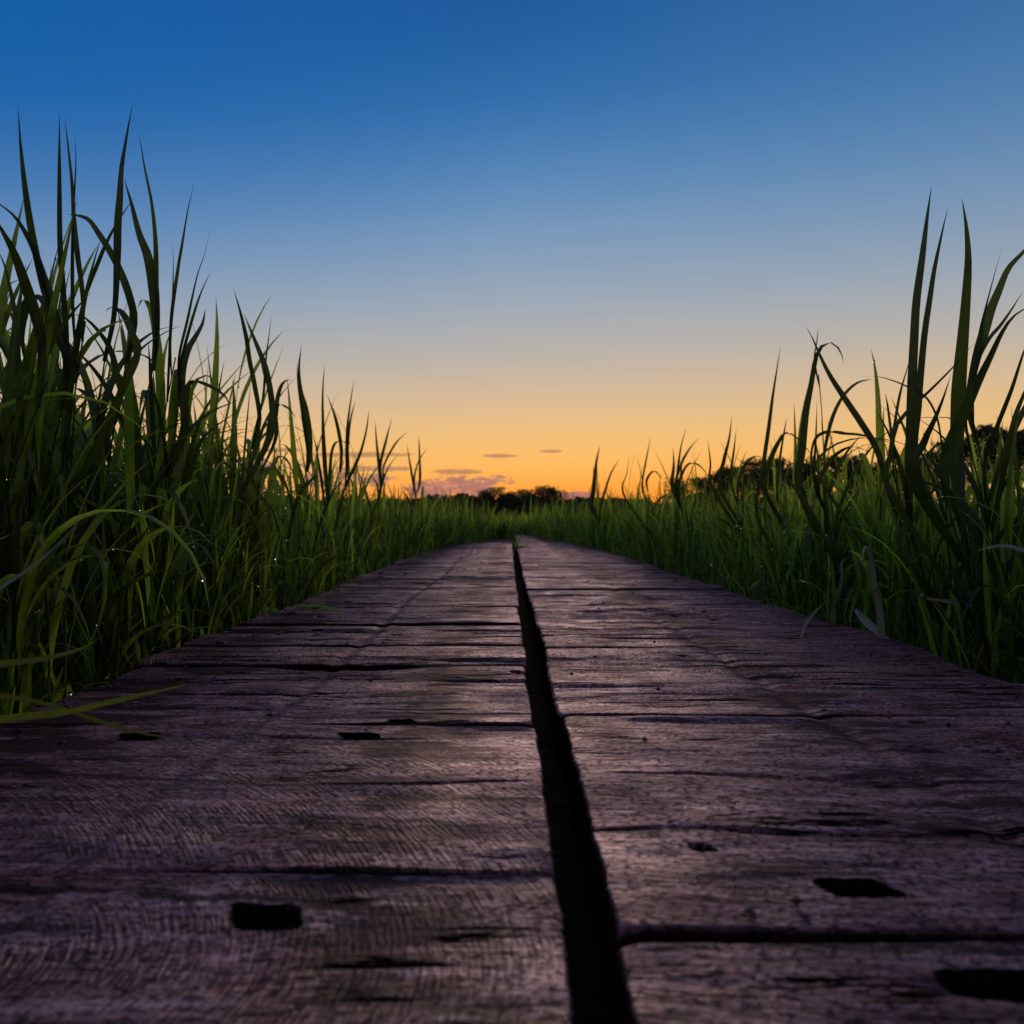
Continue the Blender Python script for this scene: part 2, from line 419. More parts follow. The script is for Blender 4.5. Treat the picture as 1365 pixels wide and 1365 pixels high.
beam('bearer_beam', .51, .08, .30, 11.8, GROUND - .02, -.0505, 'dark timber bearer under the outer end of the right planks')

# ---------------------------------------------------------------- ground
def build_ground():
    xs = np.concatenate([-np.geomspace(2500, 6, 16), np.linspace(-4, 4, 33), np.geomspace(6, 2500, 16)])
    ys = np.concatenate([[-800, -200, -40, -10, -3], np.linspace(-1, 16, 52), np.geomspace(18, 4000, 22)])
    X, Y = np.meshgrid(xs, ys); near = np.clip(1 - np.hypot(X, Y) / 40, 0, 1)
    Z = GROUND + near * .035 * (fbm(X * 1.7, Y * 1.7, 3, 3) - .45)
    Z = np.where((X > -.55) & (X < .68) & (Y < 12.2), GROUND - .01, Z)
    idx = np.arange(X.size).reshape(X.shape)
    Q = np.stack([idx[:-1, :-1], idx[:-1, 1:], idx[1:, 1:], idx[1:, :-1]], -1).reshape(-1, 4)
    o = mesh_np('ground', np.stack([X, Y, Z], -1).reshape(-1, 3), Q, mat=SOIL)
    tag(o, kind='structure')
build_ground()

# ---------------------------------------------------------------- grass blades
def ribbons(spine, width, side, fold, tint, vstart=0.):
    """spine (B,S,3); width (B,S); side (B,S,3) unit; fold (B,) -> verts, quads, uv, tint"""
    B, S, _ = spine.shape
    tan = np.gradient(spine, axis=1); tan /= np.linalg.norm(tan, axis=2, keepdims=True) + 1e-9
    side = side - (side * tan).sum(2, keepdims=True) * tan
    side /= np.linalg.norm(side, axis=2, keepdims=True) + 1e-9
    nor = np.cross(tan, side)
    hw = width[..., None] * .5; f = fold[:, None, None]
    Lf = spine - side * hw * np.cos(f) + nor * hw * np.sin(f)
    Rt = spine + side * hw * np.cos(f) + nor * hw * np.sin(f)
    V = np.stack([Lf, spine, Rt], 2).reshape(-1, 3)      # B,S,3,3
    base = (np.arange(B) * S * 3)[:, None, None] + (np.arange(S - 1) * 3)[None, :, None]
    a = base + np.array([0, 1])[None, None, :]
    Q = np.stack([a, a + 1, a + 4, a + 3], -1).reshape(-1, 4)
    uv = np.zeros((B, S, 3, 2)); uv[..., 0] = np.array([0, .5, 1]); uv[..., 1] = np.linspace(vstart, 1, S)[None, :, None]
    tn = np.repeat(tint, S * 3)
    return V, Q, uv.reshape(-1, 2), tn

class Acc:
    def __init__(s): s.V = []; s.Q = []; s.U = []; s.T = []; s.n = 0
    def add(s, V, Q, U, T):
        s.V.append(V); s.Q.append(Q + s.n); s.U.append(U); s.T.append(T); s.n += len(V)
    def build(s, name, mat, parent=None):
        return mesh_np(name, np.concatenate(s.V), np.concatenate(s.Q), mat=mat, parent=parent, uv=np.concatenate(s.U), tint=np.concatenate(s.T))

def wprof(s, wide=.35):
    up = .55 + .45 * np.clip(s / wide, 0, 1) ** .8
    dn = np.clip(1 - np.clip((s - wide) / (1 - wide), 0, 1) ** 1.7, 0, 1)
    return up * dn

def leaf_spines(base, az, th0, length, bend, power, kinkpos, kink, S, sway):
    B = len(base); s = np.linspace(0, 1, S)[None, :]
    th = th0[:, None] + bend[:, None] * s ** power[:, None] + kink[:, None] * (1 / (1 + np.exp(-(s - kinkpos[:, None]) * 26)))
    azs = az[:, None] + sway[:, None] * s ** 1.5
    d = np.stack([np.sin(th) * np.cos(azs), np.sin(th) * np.sin(azs), np.cos(th)], -1)
    ds = (length / (S - 1))[:, None, None]
    sp = np.concatenate([np.zeros((B, 1, 3)), np.cumsum((d[:, 1:] + d[:, :-1]) * .5 * ds, 1)], 1) + base[:, None, :]
    return sp, azs

def grass_field(acc, accstem, XY, height, S, nleaf, wscale=1., seed=0, dewlist=None, spear=.6, bendy=0.):
    r = np.random.default_rng(seed); N = len(XY)
    H = height
    lean_az = r.uniform(0, 2 * np.pi, N); lean = np.abs(r.normal(0, .13, N)); lean = np.minimum(lean, .35)
    z0 = np.full(N, GROUND - .01); root = np.stack([XY[:, 0], XY[:, 1], z0], -1)
    ptint = r.beta(1.0, 1.9, N)
    # culms
    S2 = 6 if S > 5 else 4
    sp, azs = leaf_spines(root, lean_az, lean * .3, H * .80, lean * 1.2, np.full(N, 1.5), np.full(N, .5), np.zeros(N), S2, r.normal(0, .3, N))
    cw = (.0030 + .0018 * r.random(N))[:, None] * np.linspace(1, .55, S2)[None, :] * wscale
    for q in range(2):
        a = r.uniform(0, np.pi, N) if q == 0 else a + np.pi / 2
        sd = np.repeat(np.stack([np.cos(a), np.sin(a), a * 0], -1)[:, None, :], S2, 1)
        accstem.add(*ribbons(sp, cw, sd, np.zeros(N), ptint))
        if S <= 5: break
    cul = sp
    for k in range(nleaf):
        f = np.clip((k + r.uniform(.1, .9, N)) / nleaf, 0, 1) if nleaf > 1 else r.random(N)
        f = .12 + .86 * f
        top = f > .80
        fi = f * (S2 - 1); i0 = np.minimum(fi.astype(int), S2 - 2); fr = (fi - i0)[:, None]
        b = cul[np.arange(N), i0] * (1 - fr) + cul[np.arange(N), i0 + 1] * fr
        az = r.uniform(0, 2 * np.pi, N)
        ln = (.16 + .22 * r.random(N)) * (H / .55) * (1 - .25 * (f < .3)); 
        th0 = np.abs(r.normal(.22, .14, N)) ; th0 = np.where(top, th0 * .55, th0)
        bend = np.abs(r.normal(.55, .55, N)); bend = np.where(r.random(N) < .22 + bendy, bend + 1.4, bend); bend = np.where(top & (r.random(N) < spear), bend * .2, bend)
        kink = np.where(r.random(N) < .18, r.uniform(.9, 2.4, N), 0) * np.where(top, .6, 1)
        s_, azs = leaf_spines(b, az, th0, ln, bend, r.uniform(1.2, 2.4, N), r.uniform(.3, .75, N), kink, S, r.normal(0, .35, N))
        w = (.0060 + .0065 * r.random(N)) * wscale * (.85 + .3 * (H / .6))
        W = w[:, None] * wprof(np.linspace(0, 1, S))[None, :]
        tw = r.normal(0, .5, N)[:, None] * np.linspace(0, 1, S)[None, :] + azs + np.pi / 2
        sd = np.stack([np.cos(tw), np.sin(tw), 0 * tw], -1)
        ti = np.clip(ptint + r.normal(0, .22, N), 0, 1)
        acc.add(*ribbons(s_, W, sd, np.where(S > 5, r.uniform(.1, .5, N), 0.), ti))
        if dewlist is not None:
            m = (r.random(N) < .55)
            j = r.integers(1, S - 1, N); dewlist.append(s_[np.arange(N), j][m])
            m = (r.random(N) < .35)
            j = r.integers(1, S - 1, N); dewlist.append(s_[np.arange(N), j][m])
            m = (r.random(N) < .4)
            j = r.integers(1, S - 1, N); dewlist.append(s_[np.arange(N), j][m])

def scatter(n, x0, x1, y0, y1, keep):
    X = rng.uniform(x0, x1, n); Y = rng.uniform(y0, y1, n)
    k = keep(X, Y); return np.stack([X[k], Y[k]], -1)

def edgeL(Y): return -.535 - .018 * np.minimum(1, Y / 5) + .40 * np.clip((Y - 5.0) / 4.4, 0, 1) ** 1.5
def edgeR(Y): return .665 - .04 * np.minimum(1, Y / 6) - .43 * np.clip((Y - 5.3) / 6.5, 0, 1) ** 1.3
def near_keep(X, Y):
    wig = .05 * (fbm(Y * 1.3, Y * 0 + 2, 5, 3) - .4)
    inview = (np.abs(X) < .56 * Y + .75)
    out = ((X < edgeL(Y) - wig) & (Y < 9.4)) | ((X > edgeR(Y) + wig) & (Y < 11.8)) | ((Y > 9.6) & (X < .03)) | (Y > 12.1)
    return inview & out

dew = []
A = Acc(); As = Acc()
P1 = scatter(1900, -2.6, 2.7, -.3, 3.4, near_keep)
print('near plants', len(P1))
def baseH(X, Y): return np.where(X > 0, np.where(Y < 5, .375, .35), np.where(Y < 2.2, .56 - .04 * np.maximum(0, Y - .9), np.maximum(.37, .52 - .05 * (Y - 2.2))))
H1 = baseH(P1[:, 0], P1[:, 1]) + (rng.random(len(P1)) < .05) * .14 + .08 * (fbm(P1[:, 0] * 1.6, P1[:, 1] * 1.6, 77, 3) - .45) * 2 + rng.normal(0, .05, len(P1))
grass_field(A, As, P1, H1, 10, 6, 1.22, 1, dew)
# broad bent leaves massed behind the left edge, and tufts flopping over the far ends of the deck
YL = rng.uniform(.85, 2.6, 230); XL = edgeL(YL) - .03 - np.abs(rng.normal(0, .22, 230)); PL = np.stack([XL, YL], -1)
grass_field(A, As, PL, np.where(YL < 1.7, .53, .47) + rng.normal(0, .035, 230), 12, 6, 1.35, 41, dew, spear=.2, bendy=.3)
YR = rng.uniform(1.3, 3.0, 150); XR = edgeR(YR) + .04 + np.abs(rng.normal(0, .3, 150))
grass_field(A, As, np.stack([XR, YR], -1), .37 + rng.normal(0, .035, 150), 12, 6, 1.3, 43, dew, spear=.2, bendy=.3)
XE = np.concatenate([rng.uniform(-.34, .05, 110), rng.uniform(.0, .45, 130)]); YE = np.concatenate([rng.uniform(9.62, 9.9, 110), rng.uniform(11.95, 12.3, 130)])
PE = np.stack([XE, YE], -1); AE = Acc(); AEs = Acc()
grass_field(AE, AEs, PE, .24 + .12 * rng.random(240), 8, 6, 1.3, 42, spear=.1, bendy=.4)
# denser skirt along the deck edges
sk = []
for (ef, sg, ymax) in ((edgeL, -1, 9.4), (edgeR, 1, 11.8)):
    Y = rng.uniform(.2, ymax, 520 if sg < 0 else 620); X = ef(Y) + sg * np.abs(rng.normal(0, .05, len(Y))) + sg * .005
    sk.append(np.stack([X, Y], -1))
SK = np.concatenate(sk); near = SK[:, 1] < 3.4
Hs = .26 + .16 * rng.random(len(SK))
grass_field(A, As, SK[near], Hs[near], 9, 5, .75, 2, dew)
grass_mid = Acc(); gm_s = Acc()
grass_field(grass_mid, gm_s, SK[~near], Hs[~near] * 1.1, 6, 4, .95, 3)
P2 = scatter(8200, -6.2, 6.4, 3.4, 9.5, near_keep)
H2 = baseH(P2[:, 0], P2[:, 1]) + .08 * (fbm(P2[:, 0] * 1.2, P2[:, 1] * 1.2, 78, 3) - .45) * 2 + rng.normal(0, .055, len(P2))
tall = rng.random(len(P2)) < .035; H2 = np.where(tall, H2 + .17, H2)
grass_field(grass_mid, gm_s, P2, H2, 7, 5, 1.1, 4, dew)
P3 = scatter(7500, -17, 17, 9.5, 27, near_keep)
H3 = .33 + .14 * (fbm(P3[:, 0] * .6, P3[:, 1] * .6, 79, 3) - .45) * 2 + rng.normal(0, .05, len(P3))
far_g = Acc(); fg_s = Acc()
grass_field(far_g, fg_s, P3, H3, 4, 5, 2.0, 5)
P4 = scatter(4500, -45, 45, 27, 75, near_keep)
grass_field(far_g, fg_s, P4, .33 + rng.normal(0, .05, len(P4)), 4, 3, 5.0, 6)
def stuff(acc, mat, name, label, cat):
    tag(acc.build(name, mat), label, cat, kind='stuff')
stuff(A, GRASS, 'grass', 'thick wet green grass blades crowding the near edges of the boardwalk', 'grass')
stuff(As, STEM, 'grass_stems', 'thin green grass stems standing in the near thicket beside the boardwalk', 'grass')
stuff(grass_mid, GRASS, 'grass', 'green grass thicket lining the far half of the boardwalk', 'grass')
stuff(gm_s, STEM, 'grass_stems', 'thin stems in the thicket along the far half of the boardwalk', 'grass')
stuff(AE, GRASS, 'grass_tufts', 'low tufts of grass closing over the far ends of both plank rows', 'grass')
stuff(AEs, STEM, 'grass_stems', 'thin stems among the low tufts at the far end of the planks', 'grass')
stuff(far_g, GRASS, 'meadow_grass', 'green meadow grass beyond the end of the boardwalk below the trees', 'grass')
stuff(fg_s, STEM, 'meadow_stems', 'thin stems in the meadow beyond the end of the boardwalk', 'grass')

# dew drops
def drops(points, r0, r1):
    import bmesh
    bm = bmesh.new(); bmesh.ops.create_icosphere(bm, subdivisions=2, radius=1); bm.verts.ensure_lookup_table()
    bv = np.array([v.co[:] for v in bm.verts]); bf = np.array([[v.index for v in f.verts] for f in bm.faces]); bm.free()
    n = len(points); rad = r0 + (r1 - r0) * rng.random(n) ** 2.5
    V = points[:, None, :] + bv[None] * rad[:, None, None] * np.array([1, 1, 1.15])
    Fc = bf[None] + (np.arange(n) * len(bv))[:, None, None]
    return V.reshape(-1, 3), Fc.reshape(-1, 3)
D = np.concatenate(dew); D = D[(D[:, 1] < 6) & (D[:, 1] > .7) & (D[:, 2] > -.1)]
D = D[rng.random(len(D)) < .9]
near_e = np.minimum(np.abs(D[:, 0] + .55), np.abs(D[:, 0] - .66)) < .5
D = D[near_e][:8000]
V, T = drops(D, .0010, .0026)
dw = mesh_np('dew_drops', V, T=T, mat=DEW); tag(dw, 'tiny bright dew drops clinging to the grass blades', 'dew', kind='stuff')

# crumbs of soil and bits of leaf on the planks
def litter():
    r = np.random.default_rng(21); n = 700
    Y = .4 + 7 * r.random(n) ** 1.3; e = r.random(n)
    X = np.where(e < .30, -.50 + np.abs(r.normal(0, .06, n)), np.where(e < .6, .60 - np.abs(r.normal(0, .06, n)), r.uniform(-.48, .6, n)))
    X = np.where((X > .005) & (X < .065), .12, X)
    s = .0012 + .0028 * r.random(n) ** 2
    V = []; T = []
    for k in range(n):
        a = r.uniform(0, 6.28); c = np.array([X[k], Y[k], .0035]); el = r.choice([1., 1.6, 4.])
        u = np.array([math.cos(a), math.sin(a), 0]) * s[k] * el; v = np.array([-math.sin(a), math.cos(a), 0]) * s[k]; w_ = np.array([0, 0, s[k] * .7])
        b = len(V); V += [c + u, c + v * r.uniform(.6, 1.2), c - u * r.uniform(.6, 1.1), c - v, c + w_ + v * .2, c - w_]
        T += [(b, b + 1, b + 4), (b + 1, b + 2, b + 4), (b + 2, b + 3, b + 4), (b + 3, b, b + 4), (b + 1, b, b + 5), (b + 2, b + 1, b + 5), (b + 3, b + 2, b + 5), (b, b + 3, b + 5)]
    o = mesh_np('litter', V, T=T, mat=BARK, smooth=False); tag(o, 'dark crumbs of soil and leaf scattered on the planks', 'litter', kind='stuff')
litter()

# ---------------------------------------------------------------- tall grass plants against the sky
def catmull(pts, S):
    P = np.array(pts, dtype=float)
    if len(P) == 2: P = np.stack([P[0], P.mean(0), P[1]])
    d = np.concatenate([[0], np.cumsum(np.linalg.norm(np.diff(P, axis=0), axis=1))]); t = np.linspace(0, d[-1], S)
    Pe = np.concatenate([[2 * P[0] - P[1]], P, [2 * P[-1] - P[-2]]])
    out = []
    for x in t:
        i = min(np.searchsorted(d, x, side='right') - 1, len(P) - 2); f = (x - d[i]) / max(1e-9, d[i + 1] - d[i])
        p0, p1, p2, p3 = Pe[i], Pe[i + 1], Pe[i + 2], Pe[i + 3]
        out.append(.5 * ((2 * p1) + (-p0 + p2) * f + (2 * p0 - 5 * p1 + 4 * p2 - p3) * f * f + (-p0 + 3 * p1 - 3 * p2 + p3) * f ** 3))
    return np.array(out)

def tube(pts, rads, sides=7):
    P = np.array(pts); n = len(P); tan = np.gradient(P, axis=0); tan /= np.linalg.norm(tan, axis=1, keepdims=True)
    up = np.array([0, 1, 0.]); V = []; uv = []
    for i in range(n):
        a = np.cross(tan[i], up); a /= np.linalg.norm(a) + 1e-9; b = np.cross(tan[i], a)
        for k in range(sides):
            q = 2 * np.pi * k / sides; V.append(P[i] + rads[i] * (math.cos(q) * a + math.sin(q) * b)); uv.append((k / sides, i / n))
    Q = []
    for i in range(n - 1):
        for k in range(sides):
            Q.append((i * sides + k, i * sides + (k + 1) % sides, (i + 1) * sides + (k + 1) % sides, (i + 1) * sides + k))
    return np.array(V), np.array(Q), np.array(uv)

hero_dew = []
def strap(path3d, w, rr, parent, origin, mat=GRASS, name='leaf', S=26, wide=.35, flat=None, tint=None, fold=None, sv=None):
    """path from base to tip"""
    P = catmull(path3d, S); s = np.linspace(0, 1, S)
    az = rr.uniform(-.45, .45) if flat is None else flat
    tw = az + rr.uniform(-.9, .9) * s ** 2
    side = np.stack([np.cos(tw), np.sin(tw), 0 * tw], -1)[None]
    if sv is not None: side = np.repeat(np.array(sv, dtype=float)[None, None], S, 1)
    W = (w * wprof(s, wide) / .93)[None]
    W = W * (1 + .10 * np.sin(s * 9 + rr.random() * 6))[None]
    hm = SHADED_GRASS if (mat is GRASS and parent is not None) else mat
    f = np.array([fold if fold is not None else rr.uniform(.15, .5)])
    V, Q, U, T = ribbons(P[None], W, side, f, np.array([tint if tint is not None else min(.4, max(0, rr.gauss(.03, .10)))]))
    if mat is GRASS:
        for _ in range(rr.choice((0, 1, 1, 2, 3))): hero_dew.append(P[rr.randrange(2, S - 6)])
    return mesh_np(name, V - np.array(origin), Q, mat=hm, parent=parent, uv=U, tint=T)

def hero(Z, rootx, leaves, label, name='grass_plant', seed=0):
    """leaves: list of (tip..base pixel polyline, width px, depth change at tip)"""
    rr = random.Random(seed * 31 + 5)
    root = ((rootx - VX) / F * Z + (.09 if rootx > VX else -.09), Z + .07, GROUND - .01)
    e = empty(name, root); tag(e, label, 'grass', 'tall grass plants standing out against the sky')
    topz = -9; attach = []
    cx = root[0]
    tops = []
    for lf in leaves:
        b = lf[0][-1]; z = EYE - (b[1] - VY) / F * Z; tops.append((z, (b[0] - VX) / F * Z))
    hz, hx = max(tops)
    culm_top = hz - .03
    def culm_at(z):
        f = min(1, max(0, (z - root[2]) / (culm_top - root[2]))); return (cx + (hx - cx) * f ** 1.5 + .008 * math.sin(f * 5 + seed), Z + .07 * (1 - f), z)
    pts = [culm_at(root[2] + (culm_top - root[2]) * k / 9) for k in range(10)]
    P = np.array(pts); rad = np.linspace(.0019, .0010, 10) * (1 + .12 * np.sin(np.arange(10) * 2.2))
    V, Q, U = tube(P, rad)
    mesh_np('stem', V - np.array(root), Q, mat=STEM, parent=e, uv=U, tint=np.full(len(V), .4))
    for lf in leaves:
        poly, w = lf[0], lf[1]; dz = lf[2] if len(lf) > 2 else rr.uniform(-.10, .10)
        n = len(poly); path = []
        for k, (px, py) in enumerate(poly):
            f = 1 - k / (n - 1); path.append(at(px, py, Z + dz * f * f))
        base = path[-1]; zb = base[2] - .05 - abs(base[0] - culm_at(base[2])[0]) * 1.4
        zb = max(root[2] + .02, min(zb, culm_top))
        path.append(culm_at(zb)); path = path[::-1]
        strap(path, w * Z / F, rr, e, root, wide=.40 if n > 5 else .3)
    for k in range(4):      # lower leaves of the same plant
        f = .25 + .16 * k; b = Vector(culm_at(root[2] + (culm_top - root[2]) * f)); az = rr.uniform(0, 6.28); ln = rr.uniform(.16, .28); th = rr.uniform(.15, .4); bd = rr.uniform(.2, 2.0)
        path = [b[:]]; p = b.copy()
        for q in range(5):
            a_ = th + bd * (q / 5) ** 1.5; p = p + Vector((math.sin(a_) * math.cos(az), math.sin(a_) * math.sin(az), math.cos(a_))) * ln / 5; path.append(p[:])
        strap(path, rr.uniform(.007, .011), rr, e, root, S=16)
    return e

H = hero
H(1.10, 30, [([(-14, 262), (0, 272), (22, 290), (45, 330), (60, 375), (68, 405)], 12), ([(24, 138), (27, 190), (33, 250), (42, 310), (58, 385), (72, 440)], 10)],
  'tall grass plant at the left border, one spear upright, one leaf arching left', seed=1)
H(1.06, 12, [([(-8, 288), (4, 310), (20, 340), (36, 385), (50, 430), (56, 470)], 15), ([(-6, 330), (4, 350), (12, 385), (20, 430), (22, 480)], 13)],
  'leftmost grass plant with two broad blades leaning out of the picture', seed=2)
H(1.20, 84, [([(79, 147), (79, 200), (79, 260), (80, 330), (85, 400), (88, 440)], 8), ([(38, 492), (32, 478), (29, 440), (36, 402), (50, 392), (64, 402), (76, 440), (90, 480)], 17, .03)],
  'tall grass plant with a straight spear and a broad blade folded over below it', seed=3)
H(1.24, 100, [([(86, 155), (91, 200), (96, 250), (98, 290), (103, 340), (110, 395)], 7), ([(100, 178), (101, 215), (99, 255), (97, 290), (96, 350), (97, 420)], 5)],
  'slim grass plant with two close narrow spears side by side', seed=4)
H(1.30, 128, [([(180, 262), (160, 290), (143, 320), (130, 350), (118, 380), (110, 410)], 6), ([(80, 436), (88, 427), (103, 419), (120, 430), (137, 450), (148, 470), (155, 500), (158, 530)], 15)],
  'grass plant with a thin blade curving up right and a dark blade drooping left', seed=5)
H(1.36, 155, [([(177, 137), (170, 175), (162, 225), (160, 260), (157, 300), (156, 350), (152, 420)], 9), ([(140, 415), (146, 410), (155, 410), (165, 420), (175, 445), (180, 480)], 11)],
  'tallest grass plant on the left, its pointed tip highest of all', seed=6)
H(1.40, 180, [([(90, 286), (103, 287), (118, 293), (130, 310), (143, 330), (155, 352), (165, 375), (173, 400), (178, 430)], 12), ([(245, 434), (232, 437), (210, 448), (190, 462), (175, 480), (165, 510)], 8)],
  'grass plant with a long blade arching over to the left, tip hanging level', seed=7)
H(1.47, 208, [([(165, 237), (175, 270), (185, 310), (196, 340), (203, 380), (207, 440)], 14), ([(185, 175), (193, 225), (202, 270), (207, 320), (208, 370), (209, 430)], 6)],
  'grass plant with a broad blade crossing under a thin left-leaning spear', seed=8)
H(1.56, 232, [([(261, 234), (250, 280), (243, 320), (236, 360), (228, 420), (225, 480)], 6), ([(230, 323), (231, 350), (230, 400), (227, 450)], 3)],
  'grass plant with one long spear leaning slightly right of the tall left clump', seed=9)
H(1.60, 246, [([(282, 300), (272, 340), (262, 370), (250, 425), (238, 480)], 4), ([(282, 360), (268, 390), (255, 430), (240, 490)], 5), ([(274, 410), (270, 430), (262, 445), (250, 465), (243, 490), (241, 520), (245, 570)], 13)],
  'grass plant at the right side of the left clump with three blades fanning right', seed=10)
H(1.70, 275, [([(307, 546), (301, 530), (284, 518), (264, 510), (252, 512), (248, 530)], 8), ([(330, 548), (315, 550), (298, 560), (280, 572), (264, 590), (255, 620)], 10)],
  'short grass plant with two blades bowing right over the gap in the left thicket', seed=11)
H(1.98, 340, [([(311, 384), (320, 415), (328, 450), (332, 480), (338, 510), (345, 560)], 8), ([(325, 418), (338, 450), (350, 480), (356, 500), (362, 540), (360, 580)], 10), ([(362, 420), (358, 450), (354, 480), (350, 530)], 4)],
  'grass plant with three sharp tips left of the middle', seed=12)
H(2.2, 375, [([(390, 508), (384, 506), (376, 512), (370, 530), (366, 560)], 7), ([(345, 470), (352, 500), (362, 530), (368, 580)], 5), ([(395, 558), (385, 545), (372, 540), (362, 552)], 5)],
  'grass plant with a short curled top beside the three sharp tips', seed=13)
H(2.45, 412, [([(402, 458), (398, 490), (400, 520), (407, 550), (412, 600)], 10), ([(396, 480), (397, 510), (404, 560), (410, 600)], 4)],
  'grass plant with a single broad spear left of the middle', seed=14)
H(2.8, 440, [([(433, 483), (430, 520), (430, 560), (432, 610)], 6), ([(435, 523), (448, 560), (455, 600)], 5), ([(466, 600), (460, 590), (448, 590), (442, 604), (440, 630)], 5)],
  'grass plant with a slim dark spear and a leaning blade to its right', seed=15)
H(3.2, 468, [([(472, 505), (468, 530), (463, 570), (462, 620)], 4), ([(474, 533), (467, 560), (463, 600)], 4), ([(492, 545), (488, 575), (478, 610)], 4)],
  'grass plant of three thin tips low on the left slope of grass', seed=16)
H(4.0, 510, [([(523, 555), (515, 585), (507, 620)], 4), ([(545, 574), (528, 590), (512, 620)], 3), ([(500, 560), (502, 590), (506, 630)], 4)],
  'small far grass plant with tips spreading right above the left edge', seed=17)
H(4.8, 556, [([(558, 580), (559, 600), (560, 640)], 4), ([(570, 597), (558, 615), (552, 640)], 3), ([(542, 590), (546, 615), (550, 640)], 3)],
  'farthest single grass plant on the left, beside the low clouds', seed=18)
# right side
H(1.56, 1222, [([(1242, 245), (1236, 290), (1230, 340), (1222, 400), (1219, 450), (1216, 510), (1214, 570), (1212, 640)], 13), ([(1214, 475), (1207, 500), (1200, 525), (1195, 555), (1190, 600)], 5)],
  'tallest grass plant on the right with a long upright blade', seed=20)
H(1.60, 1232, [([(1264, 274), (1255, 315), (1246, 360), (1240, 400), (1234, 440), (1229, 490), (1225, 540), (1222, 620)], 12), ([(1142, 503), (1165, 501), (1190, 507), (1215, 518), (1235, 530), (1250, 560)], 3)],
  'grass plant with a spear just right of the tallest and a thin blade bowing left', seed=21)
H(1.50, 1268, [([(1282, 263), (1288, 300), (1291, 345), (1288, 400), (1284, 450), (1279, 510), (1277, 560), (1275, 640)], 18), ([(1268, 498), (1258, 530), (1246, 560), (1232, 590), (1218, 640)], 15)],
  'grass plant with the broadest upright blade near the right border', seed=22)
H(1.46, 1284, [([(1337, 325), (1325, 370), (1315, 410), (1308, 440), (1303, 470), (1295, 510), (1288, 560)], 6), ([(1300, 456), (1268, 492), (1240, 520), (1210, 548), (1194, 570), (1188, 610), (1190, 660)], 8)],
  'grass plant with a slim right-leaning spear and a blade crossing down left', seed=23)
H(1.44, 1276, [([(1392, 305), (1365, 335), (1345, 357), (1333, 385), (1322, 412), (1314, 440), (1302, 480), (1292, 540)], 13), ([(1364, 388), (1350, 410), (1335, 432), (1320, 450), (1305, 480), (1298, 510)], 5)],
  'grass plant with a blade bending right out of the picture above the others', seed=24)
H(1.42, 1262, [([(1390, 405), (1368, 411), (1350, 424), (1336, 445), (1322, 475), (1305, 510), (1285, 555), (1262, 610)], 20)],
  'grass plant with one very broad blade sweeping up to the right border', seed=25)
H(1.38, 1310, [([(1382, 430), (1366, 468), (1350, 520), (1330, 572), (1315, 615)], 10), ([(1384, 478), (1367, 520), (1352, 560), (1340, 620)], 8)],
  'rightmost grass plant with two parallel blades leaning right', seed=26)
H(1.85, 1180, [([(1072, 432), (1083, 450), (1092, 470), (1107, 500), (1130, 535), (1150, 565), (1170, 600), (1184, 650)], 10), ([(1180, 524), (1184, 545), (1188, 575)], 4), ([(1225, 603), (1200, 590), (1172, 585), (1150, 584), (1120, 590), (1100, 604), (1095, 640)], 5)],
  'grass plant with a long blade leaning far left across a hooked neighbour', seed=27)
H(2.15, 1068, [([(1125, 486), (1121, 470), (1113, 460), (1103, 457), (1093, 465), (1087, 480), (1082, 510), (1075, 550), (1070, 600), (1066, 650)], 11), ([(1091, 435), (1089, 455), (1086, 480)], 3)],
  'grass plant with a hooked tip curling right, right of the middle', seed=28)
H(2.0, 1088, [([(1195, 592), (1150, 580), (1120, 577), (1098, 577), (1086, 588), (1082, 615)], 5), ([(1089, 530), (1088, 580), (1086, 640)], 5), ([(1165, 604), (1138, 596), (1120, 602), (1104, 618), (1090, 650)], 6)],
  'grass plant with flat arches bowing right beneath the hooked tip', seed=29)
H(2.5, 1016, [([(1041, 458), (1036, 490), (1030, 530), (1025, 570), (1018, 620), (1010, 690)], 6), ([(1090, 622), (1078, 602), (1062, 585), (1048, 578), (1038, 592), (1028, 615), (1020, 650)], 9), ([(1049, 555), (1043, 590), (1036, 640)], 4)],
  'grass plant with one straight thin spear right of the middle and an arched leaf', seed=30)
H(3.0, 962, [([(976, 552), (972, 585), (965, 615), (960, 650)], 6), ([(982, 568), (978, 600), (974, 640)], 4), ([(943, 585), (947, 615), (950, 650)], 5), ([(1020, 612), (1008, 608), (995, 616), (985, 640)], 5)],
  'low grass plant with a pair of tips left of the straight thin spear', seed=31)
H(3.9, 900, [([(897, 595), (898, 620), (896, 650)], 5), ([(932, 583), (918, 600), (908, 620), (900, 650)], 4), ([(915, 570), (908, 595), (903, 630)], 3), ([(946, 636), (930, 619), (916, 620), (905, 645)], 4)],
  'ragged far grass plant with crossed tips against the orange sky', seed=32)
H(4.6, 858, [([(868, 580), (862, 610), (856, 650)], 3), ([(839, 606), (836, 630), (832, 660)], 3), ([(884, 640), (872, 628), (862, 640)], 3)],
  'far grass plant of two thin upright tips near the middle', seed=33)
H(6.0, 794, [([(800, 593), (796, 610), (793, 630), (791, 655), (788, 675)], 6), ([(826, 611), (815, 630), (808, 650), (801, 675)], 4), ([(790, 620), (792, 640), (790, 670)], 3)],
  'farthest dark grass plant on the right, nearest the middle of the picture', seed=34)

